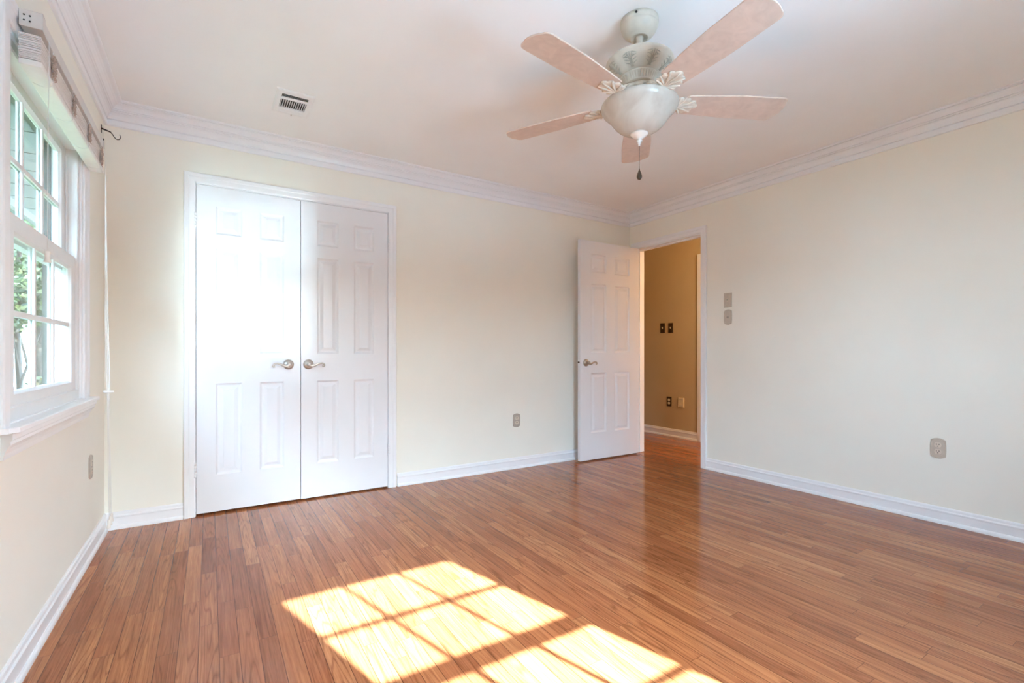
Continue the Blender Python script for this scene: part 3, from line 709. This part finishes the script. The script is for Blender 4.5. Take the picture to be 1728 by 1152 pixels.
# ------------------------------------------------------------------ ceiling register
VX0, VX1, VY0, VY1 = 0.802, 0.995, 2.810, 3.092
vt = thing('air_vent', 'white ceiling air register with dark louvre slots', 'vent', ((VX0 + VX1) / 2, (VY0 + VY1) / 2, H))
mb = MB(); ou = [(VX0, VY0), (VX1, VY0), (VX1, VY1), (VX0, VY1)]
ix0, ix1, iy0, iy1 = 0.832, 0.965, 2.849, 3.068
inn = [(ix0, iy0), (ix1, iy0), (ix1, iy1), (ix0, iy1)]
rows = [[(x, y, H) for x, y in ou], [(x, y, H - 0.003) for x, y in ou], [(x + (0.010 if x < 0.9 else -0.010), y + (0.010 if y < 2.96 else -0.010), H - 0.008) for x, y in ou], [(x, y, H - 0.008) for x, y in inn], [(x, y, H - 0.001) for x, y in inn]]
mb.grid(rows, close_u=True, smooth=False)
for yb in (2.899, 3.022): mb.box(ix0, ix1, yb - 0.010, yb + 0.010, H - 0.008, H - 0.001)
build('vent_frame', mb, 'metalwhite', vt)
mb = MB(); mb.box(ix0, ix1, iy0, iy1, H - 0.0012, H - 0.0004); build('duct_opening', mb, 'slot', vt)
nl = 12
for k in range(nl):
    x = ix0 + (ix1 - ix0) * (k + 0.5) / nl
    mb = MB(); mb.face([(x - 0.0036, 2.910, H - 0.0078), (x - 0.0036, 3.011, H - 0.0078), (x + 0.0018, 3.011, H - 0.0015), (x + 0.0018, 2.910, H - 0.0015)])
    mb.face([(x - 0.0026, 2.910, H - 0.0078), (x - 0.0026, 3.011, H - 0.0078), (x + 0.0028, 3.011, H - 0.0015), (x + 0.0028, 2.910, H - 0.0015)])
    mb.face([(x - 0.0036, 2.910, H - 0.0078), (x - 0.0036, 3.011, H - 0.0078), (x - 0.0026, 3.011, H - 0.0078), (x - 0.0026, 2.910, H - 0.0078)])
    build('louvre', mb, 'metalwhite', vt)
for (ya, yb, sg) in ((iy0, 2.889, 1), (3.032, iy1, -1)):
    for k in range(4):
        y = ya + (yb - ya) * (k + 0.5) / 4
        mb = MB(); mb.box(ix0, ix1, -0.0006, 0.0006, -0.0055, 0.0055, T=lambda a, b, c, y=y, sg=sg: (a, y + b * 0.6 + sg * c * 0.85, H - 0.0047 + c * 0.55))
        build('louvre', mb, 'metalwhite', vt)
mb = MB(); mb.tube([(0.905, 3.078, H - 0.007), (0.905, 3.080, H - 0.016)], 0.0022, seg=8); build('damper_lever', mb, 'plate', vt)

# ------------------------------------------------------------------ ceiling fan
FX, FY = 2.044, 1.436
fan = thing('ceiling_fan', 'five bladed antique cream ceiling fan with frosted light bowl', 'ceiling fan', (FX, FY, H))
c = (FX, FY, 0)
mb = MB(); mb.lathe([(0.079, H), (0.079, H - 0.018), (0.0765, H - 0.021), (0.0775, H - 0.025), (0.076, H - 0.032), (0.070, H - 0.046), (0.060, H - 0.058), (0.049, H - 0.066), (0.041, H - 0.0695), (0.038, H - 0.074), (0.034, H - 0.076), (0.032, H - 0.072), (0.021, H - 0.073), (0.020, H - 0.064), (0.0, H - 0.064)], c=c, seg=56)
cn = build('canopy', mb, 'fan', fan)
mb = MB()
for a in (0.6,): mb.tube([(FX + 0.078 * math.cos(a), FY + 0.078 * math.sin(a), H - 0.012), (FX + 0.0825 * math.cos(a), FY + 0.0825 * math.sin(a), H - 0.012)], 0.0045, seg=10)
build('canopy_screw', mb, 'iron', cn)
mb = MB(); a = 0.6 + PI; mb.tube([(FX + 0.078 * math.cos(a), FY + 0.078 * math.sin(a), H - 0.012), (FX + 0.0825 * math.cos(a), FY + 0.0825 * math.sin(a), H - 0.012)], 0.0045, seg=10)
build('canopy_screw', mb, 'iron', cn)
mb = MB(); mb.lathe([(0.0, H - 0.065), (0.0175, H - 0.068), (0.0185, H - 0.074), (0.0135, H - 0.079), (0.0131, 2.24), (0.020, 2.238), (0.020, 2.226), (0.0, 2.226)], c=c, seg=28)
build('downrod', mb, 'fan', fan)
def motor_r(z):
    pr_ = [(2.236, 0.100), (2.232, 0.130), (2.226, 0.139), (2.220, 0.141), (2.214, 0.137), (2.211, 0.134), (2.200, 0.128), (2.190, 0.116), (2.180, 0.099), (2.172, 0.084), (2.168, 0.076)]
    for (z1, r1), (z2, r2) in zip(pr_, pr_[1:]):
        if z2 <= z <= z1: return r1 + (r2 - r1) * (z1 - z) / (z1 - z2)
    return pr_[-1][1]
prof = [(0.0, 2.2375), (0.060, 2.2375)] + [(motor_r(z), z) for z in (2.236, 2.232, 2.226, 2.220, 2.214, 2.211, 2.205, 2.200, 2.195, 2.190, 2.185, 2.180, 2.176, 2.172, 2.168)] + [(0.073, 2.166), (0.0, 2.166)]
mb = MB(); mb.lathe(prof, c=c, seg=72)
mt = build('motor_housing', mb, 'fan', fan)
def onm(a, z, lift=0.0012):
    r = motor_r(z) + lift; return (FX + r * math.cos(a), FY + r * math.sin(a), z - lift * 0.6)
for k in range(8):
    a0 = 2 * PI * k / 8 - 0.35; mb = MB()
    for q in (-1, 0, 1):
        pts = [onm(a0 + q * (0.03 + 0.10 * abs(t - 0.35)), 2.171 + 0.037 * t) for t in [i / 9 for i in range(10)]]
        mb.tube(pts, [0.0012 + 0.0010 * math.sin(PI * i / 9) for i in range(10)], seg=6)
    for s_ in (-1, 1):
        for t in (0.15, 0.34, 0.55, 0.76, 0.95):
            p0 = 2.171 + 0.037 * t; pts = [onm(a0 + s_ * (0.06 + 0.05 * i), p0 + 0.004 * i * (0.5 if t > 0.5 else -0.3) * 0.5, 0.001) for i in range(5)]
            pts = [onm(a0 + s_ * (0.05 + 0.045 * i), max(2.1695, min(2.2095, p0 + (0.0016 * i if t < 0.6 else -0.0012 * i))), 0.001) for i in range(5)]
            mb.tube(pts, [0.0006, 0.0017, 0.0021, 0.0015, 0.0003], seg=6)
    build('leaf_relief', mb, 'fan_dark', mt)
mb = MB()
mb.lathe([(0.074, 2.167), (0.0785, 2.164), (0.0785, 2.159), (0.0745, 2.156), (0.070, 2.146), (0.065, 2.137), (0.0655, 2.133), (0.063, 2.129), (0.055, 2.127), (0.0, 2.127)], c=c, seg=240,
         rip=lambda a, z: 1 - (0.085 * max(0, math.sin(a * 40)) if 2.136 < z < 2.157 else 0))
build('fluted_collar', mb, 'fan', fan)
mb = MB(); mb.lathe([(0.050, 2.1275), (0.052, 2.124), (0.052, 2.107), (0.047, 2.104), (0.047, 2.098), (0.055, 2.096), (0.058, 2.088), (0.075, 2.080), (0.075, 2.074), (0.0, 2.070)], c=c, seg=56)
build('switch_housing', mb, 'fan', fan)
ZB, A0, RT, WB, PIT = 2.060, -0.471, 0.632, 0.147, -0.145
for k in range(5):
    a = A0 + k * 2 * PI / 5; ca, sa = math.cos(a), math.sin(a); cp, sp_ = math.cos(PIT), math.sin(PIT)
    def TB(r, t, n, ca=ca, sa=sa):            # blade frame: r outward, t across, n up
        y = t * cp - n * sp_; zz = t * sp_ + n * cp
        return (FX + r * ca - y * sa, FY + r * sa + y * ca, ZB + zz)
    R0 = 0.168; ol = []
    N = 14
    half = lambda r: (0.052 + (0.0735 - 0.052) * min(1, (r - R0) / 0.26) ** 0.8)
    side = [(R0 + (RT - 0.03 - R0) * (i / N)) for i in range(N + 1)]
    up_ = [(r, half(r)) for r in side if r > R0 + 0.03]
    corner = [(RT - 0.03 + 0.028 * math.sin(q), 0.0735 - 0.028 * (1 - math.cos(q))) for q in (0.4, 0.8, 1.2, 1.5)]
    tip = [(RT + 0.010 * (1 - (t / 0.045) ** 2), t) for t in (0.034, 0.017, 0.0, -0.017, -0.034)]
    root = [(R0 + 0.03 - 0.030 * math.sin(q), -(0.052 - 0.012) * math.cos(q) * 1.0) for q in (0.25, 0.6, 0.95, 1.3, PI / 2, PI - 1.3, PI - 0.95, PI - 0.6, PI - 0.25)]
    ol = up_ + corner + tip + [(r, -t) for r, t in corner[::-1]] + [(r, -t) for r, t in up_[::-1]] + root
    mb = MB(); rows = []
    for (e, n) in ((0.0015, -0.003), (0, -0.0018), (0, 0.0018), (0.0015, 0.003)):
        rows.append([TB(r - (e if r > 0.4 else -e), t * (1 - e / 0.07), n) for r, t in ol])
    mb.grid(rows, close_u=True, smooth=False); mb.face(rows[0][::-1]); mb.face(rows[-1])
    bl_ = build('blade', mb, 'blade', fan)
    # cast leaf bracket under the blade root
    mb = MB()
    def TA(r, t, z, ca=ca, sa=sa): return (FX + r * ca - t * sa, FY + r * sa + t * ca, z)
    arm = [(0.046, 2.112), (0.075, 2.106), (0.105, 2.090), (0.130, 2.066), (0.150, 2.055), (0.178, 2.0535)]
    mb.tube([TA(r, 0, z) for r, z in arm], [0.020, 0.018, 0.017, 0.018, 0.020, 0.014], seg=10, flat=0.36)
    mb.tube([TA(0.060, 0.014, 2.108), TA(0.098, 0.022, 2.085), TA(0.135, 0.032, 2.058)], [0.006, 0.008, 0.005], seg=8, flat=0.7)
    mb.tube([TA(0.060, -0.014, 2.108), TA(0.098, -0.022, 2.085), TA(0.135, -0.032, 2.062)], [0.006, 0.008, 0.005], seg=8, flat=0.7)
    lf = [(0.140, 0.018), (0.150, 0.030), (0.158, 0.046), (0.170, 0.050), (0.178, 0.041), (0.181, 0.034), (0.190, 0.044), (0.202, 0.049), (0.211, 0.042), (0.212, 0.031), (0.222, 0.036), (0.233, 0.034), (0.238, 0.024), (0.236, 0.016), (0.246, 0.014), (0.252, 0.005)]
    olf = lf + [(r, -t) for r, t in lf[::-1]]
    rows = []
    for (sc_, n) in ((1.0, -0.0032), (1.0, -0.0060), (0.93, -0.0085), (0.72, -0.0105), (0.45, -0.0095), (0.15, -0.0110)):
        rows.append([TB(0.192 + (r - 0.192) * sc_, t * sc_, n) for r, t in olf])
    mb.grid(rows, close_u=True); mb.face(rows[-1]); mb.face(rows[0][::-1])
    for (q, ln) in ((0.0, 0.095), (0.38, 0.088), (-0.38, 0.088), (0.85, 0.062), (-0.85, 0.062), (1.25, 0.048), (-1.25, 0.048)):
        pts = []; rad = []
        for i in range(8):
            t = i / 7; ang = q * (0.75 + 0.35 * t)
            pts.append(TB(0.152 + ln * t * math.cos(ang), ln * t * math.sin(ang), -0.0088 - 0.0030 * math.sin(PI * t) + (0.001 if t > 0.8 else 0))); rad.append(0.0046 * (0.35 + 0.8 * math.sin(PI * (0.15 + 0.7 * t))))
        mb.tube(pts, rad, seg=8, flat=0.8)
    bb = build('blade_bracket', mb, 'bracket', bl_)
mb = MB(); mb.lathe([(0.058, 2.078), (0.100, 2.070), (0.135, 2.062), (0.152, 2.054), (0.1590, 2.047), (0.1605, 2.040), (0.158, 2.032), (0.153, 2.023), (0.142, 2.012), (0.131, 2.001), (0.122, 1.990), (0.113, 1.977), (0.102, 1.963), (0.088, 1.950), (0.070, 1.938), (0.050, 1.930), (0.030, 1.927), (0.0, 1.926)], c=c, seg=72)
build('light_bowl', mb, 'bowl', fan)
mb = MB(); mb.lathe([(0.0, 1.9275), (0.036, 1.9275), (0.037, 1.925), (0.034, 1.921), (0.026, 1.915), (0.017, 1.909), (0.010, 1.905), (0.0085, 1.901), (0.0125, 1.898), (0.0125, 1.894), (0.007, 1.891), (0.0085, 1.888), (0.0055, 1.884), (0.0045, 1.878), (0.005, 1.876), (0.0, 1.874)], c=c, seg=36)
build('finial', mb, 'finial', fan)
mb = MB(); z = 1.874
mb.tube([(FX, FY, 1.876), (FX, FY, 1.775)], 0.0008, seg=5)
while z > 1.776:
    mb.lathe([(0, z), (0.0012, z - 0.0007), (0.0015, z - 0.0014), (0.0012, z - 0.0021), (0, z - 0.0028)], c=c, seg=6); z -= 0.0036
pc = build('pull_chain', mb, 'chain', fan)
mb = MB(); mb.lathe([(0.0, 1.780), (0.0018, 1.779), (0.0022, 1.774), (0.005, 1.766), (0.0085, 1.757), (0.0108, 1.748), (0.0108, 1.742), (0.008, 1.735), (0.004, 1.732), (0.0, 1.731)], c=c, seg=20)
build('pull_knob', mb, 'chain', pc)

# ------------------------------------------------------------------ outdoors beyond the left window
mb = MB(); mb.box(-30, -0.13, -12, 40, -0.62, -0.5)
tag(build('lawn', mb, 'grass'), 'green lawn outside below the window', 'lawn', 'structure')
mb = MB()
for k in range(16): mb.box(-0.86, -0.14, 0.2 + k * 0.40, 0.2 + k * 0.40 + 0.385, 2.26, 2.275)
mb.box(-0.90, -0.86, 0.0, 7.0, 2.20, 2.42); mb.box(-0.86, -0.14, 0.0, 7.0, 2.275, 2.30)
struct(build('trim_10', mb, 'soffit'), 'dark grooved eave soffit outside above the window', 'soffit')
nb = thing('neighbour_house', 'white sided house far behind the trees outside', 'house', (-5.0, 24.0, -0.5))
mb = MB(); mb.box(-9.5, -1.2, 23.0, 27.0, -0.5, 2.6); build('house_wall', mb, 'siding', nb)
mb = MB(); rows = [[(-9.9, y, 2.55), (-1.0, y, 2.55), (-1.0, y, 2.75), (-5.3, y, 4.4), (-9.9, y, 2.75)] for y in (22.7, 27.3)]
mb.grid(rows, close_u=True, smooth=False); mb.face(rows[0][::-1]); mb.face(rows[1]); build('house_roof', mb, 'soffit', nb)
def tree(name, label, base, trunk_pts, trunk_r, blobs, n, lsize, mat):
    r = thing(name, label, 'tree', base, 'trees and shrubs outside the window')
    mb = MB(); mb.tube([Vector(base) + Vector(p) for p in trunk_pts[0]], trunk_r, seg=10)
    for tp in trunk_pts[1:]: mb.tube([Vector(base) + Vector(p) for p in tp], [trunk_r[0] * 0.45 * (1 - 0.7 * i / max(1, len(tp) - 1)) for i in range(len(tp))], seg=7)
    if trunk_r[0] > 0: build('trunk', mb, 'bark', r)
    mb = MB(); tot = sum(b[3] for b in blobs)
    for (bx, by, bz, wgt, rx, rz) in blobs:
        for k in range(int(n * wgt / tot)):
            while True:
                p = Vector((random.uniform(-1, 1), random.uniform(-1, 1), random.uniform(-1, 1)))
                if p.length < 1: break
            p = Vector(base) + Vector((bx + p.x * rx, by + p.y * rx, bz + p.z * rz))
            ax = Vector((random.gauss(0, 1), random.gauss(0, 1), random.gauss(0, 0.7))).normalized(); b_ = ax.orthogonal().normalized()
            b_ = (b_ * math.cos(k) + ax.cross(b_) * math.sin(k)); s = lsize * random.uniform(0.6, 1.3)
            mb.face([p - ax * s, p + b_ * s * 0.5, p + ax * s, p - b_ * s * 0.5])
    build('crown', mb, mat, r)
tree('leafy_tree', 'tall green tree nearest the window with slanting stems', (-1.36, 7.6, -0.5),
     [[(0, 0, 0), (0.02, 0.1, 0.9), (-0.04, 0.2, 1.8), (0, 0.2, 3.2)], [(0.03, 0, 0.9), (-0.05, -0.1, 1.3), (-0.22, -0.2, 2.0)], [(0.08, 0, 0.7), (0.0, 0.1, 1.35), (-0.10, 0.1, 2.1)], [(0.0, 0, 1.0), (0.14, 0.1, 1.6), (0.3, 0.2, 2.2)]], [0.035, 0.03, 0.028, 0.015],
     [(0, 0.2, 3.0, 3, 0.8, 0.9), (-0.2, 0.0, 2.15, 2.2, 0.6, 0.45), (0.35, 0.3, 2.2, 1, 0.4, 0.5)], 5200, 0.045, 'leaf')
tree('leafy_tree', 'green and yellow tree behind the nearest tree outside', (-2.25, 12.2, -0.5),
     [[(0, 0, 0), (0.05, 0, 1.3), (0, 0.1, 2.8), (0, 0, 4.2)], [(0, 0, 0.8), (0.4, 0, 2.0)], [(0, 0, 0.9), (-0.3, 0.2, 2.2)]], [0.06, 0.055, 0.05, 0.03],
     [(0, 0, 4.0, 3, 1.3, 1.5), (0.3, 0, 2.7, 1.2, 0.8, 0.5)], 4200, 0.065, 'leaf_autumn')
tree('leafy_tree', 'slim dark trunked tree close to the house wall beyond window', (-1.60, 9.7, -0.5),
     [[(0, 0, 0), (0.01, 0, 1.2), (-0.02, 0.1, 2.4), (0, 0, 3.4)]], [0.075, 0.065, 0.06, 0.04],
     [(0, 0, 3.5, 3, 0.7, 1.1), (0.1, 0, 2.3, 1.3, 0.4, 0.5), (0.12, 0.1, 1.6, 0.5, 0.18, 0.45)], 3600, 0.05, 'leaf')
tree('garden_shrub', 'low green shrub outside under the window view', (-1.10, 6.4, -0.5),
     [[(0, 0, 0), (0, 0, 0.3)]], [0.03, 0.02], [(0, 0, 0.72, 2, 0.5, 0.42), (-0.4, 0.4, 0.62, 2, 0.5, 0.4)], 2200, 0.035, 'leaf')
tree('garden_shrub', 'low shrub with orange leaves outside near the slim tree', (-1.30, 8.3, -0.5),
     [[(0, 0, 0), (0, 0, 0.3)]], [0.03, 0.02], [(0, 0, 0.75, 2, 0.22, 0.45)], 900, 0.04, 'leaf_autumn')
for (bx, by, lb) in ((-11.2, 17.5, 'broad tree added out of view to block sky, left of the white house'), (-4.4, 19.0, 'tall background tree in front of the white house'), (2.4, 17.5, 'broad tree added out of view to block sky, right of the white house')):  # wide crowns put in to block sky light on the window frame
    tree('leafy_tree', lb, (bx, by, -0.5), [[(0, 0, 0), (0.1, 0, 2), (0, 0, 5)]], [0.16, 0.13, 0.1],
         [(0, 0, 6.0, 3, 2.6, 2.6), (1.2, 0.5, 4.6, 2, 1.8, 1.3), (-1.3, 0.5, 5.0, 2, 1.9, 1.5), (0, 0.5, 8.3, 2, 2.0, 1.8)], 3400, 0.24, 'leaf')
def hedge(name, label, x0, x1, y0, y1, h, n, ls):  # unseen hedge with opaque core, added to hold back sky light at a window
    r = thing(name, label, 'light-blocking hedge', ((x0 + x1) / 2, (y0 + y1) / 2, -0.5))
    mb = MB(); mb.box(x0 + 0.25, x1 - 0.25, y0 + 0.25, y1 - 0.25, -0.5, h - 0.3); build('branch_mass', mb, 'bark', r)
    mb = MB()
    for k in range(n):
        side = random.choice((0, 0, 1, 1, 2, 3))
        p = Vector((random.uniform(x0, x1), random.uniform(y0, y1), random.uniform(-0.4, h)))
        j = random.uniform(0, 0.3)
        if side == 0: p.x = x1 - j
        elif side == 1: p.y = y1 - j if y1 < 0 else y0 + j
        elif side == 2: p.z = h - j
        else: p.y = y0 + j if y1 < 0 else y1 - j
        ax = Vector((random.gauss(0, 1), random.gauss(0, 1), random.gauss(0, 1))).normalized(); b_ = ax.orthogonal().normalized(); s = ls * random.uniform(0.6, 1.3)
        mb.face([p - ax * s, p + b_ * s * 0.5, p + ax * s, p - b_ * s * 0.5])
    build('foliage', mb, 'leaf', r)
hedge('sky_block_hedge', 'tall hedge added out of view along the side yard to block sky light', -5.2, -4.0, -3.0, 14.5, 3.9, 7000, 0.12)
hedge('sky_block_hedge', 'hedge added out of view beyond the rear window to cut low sky light', -6.0, 9.0, -9.5, -8.0, 2.35, 5000, 0.14)
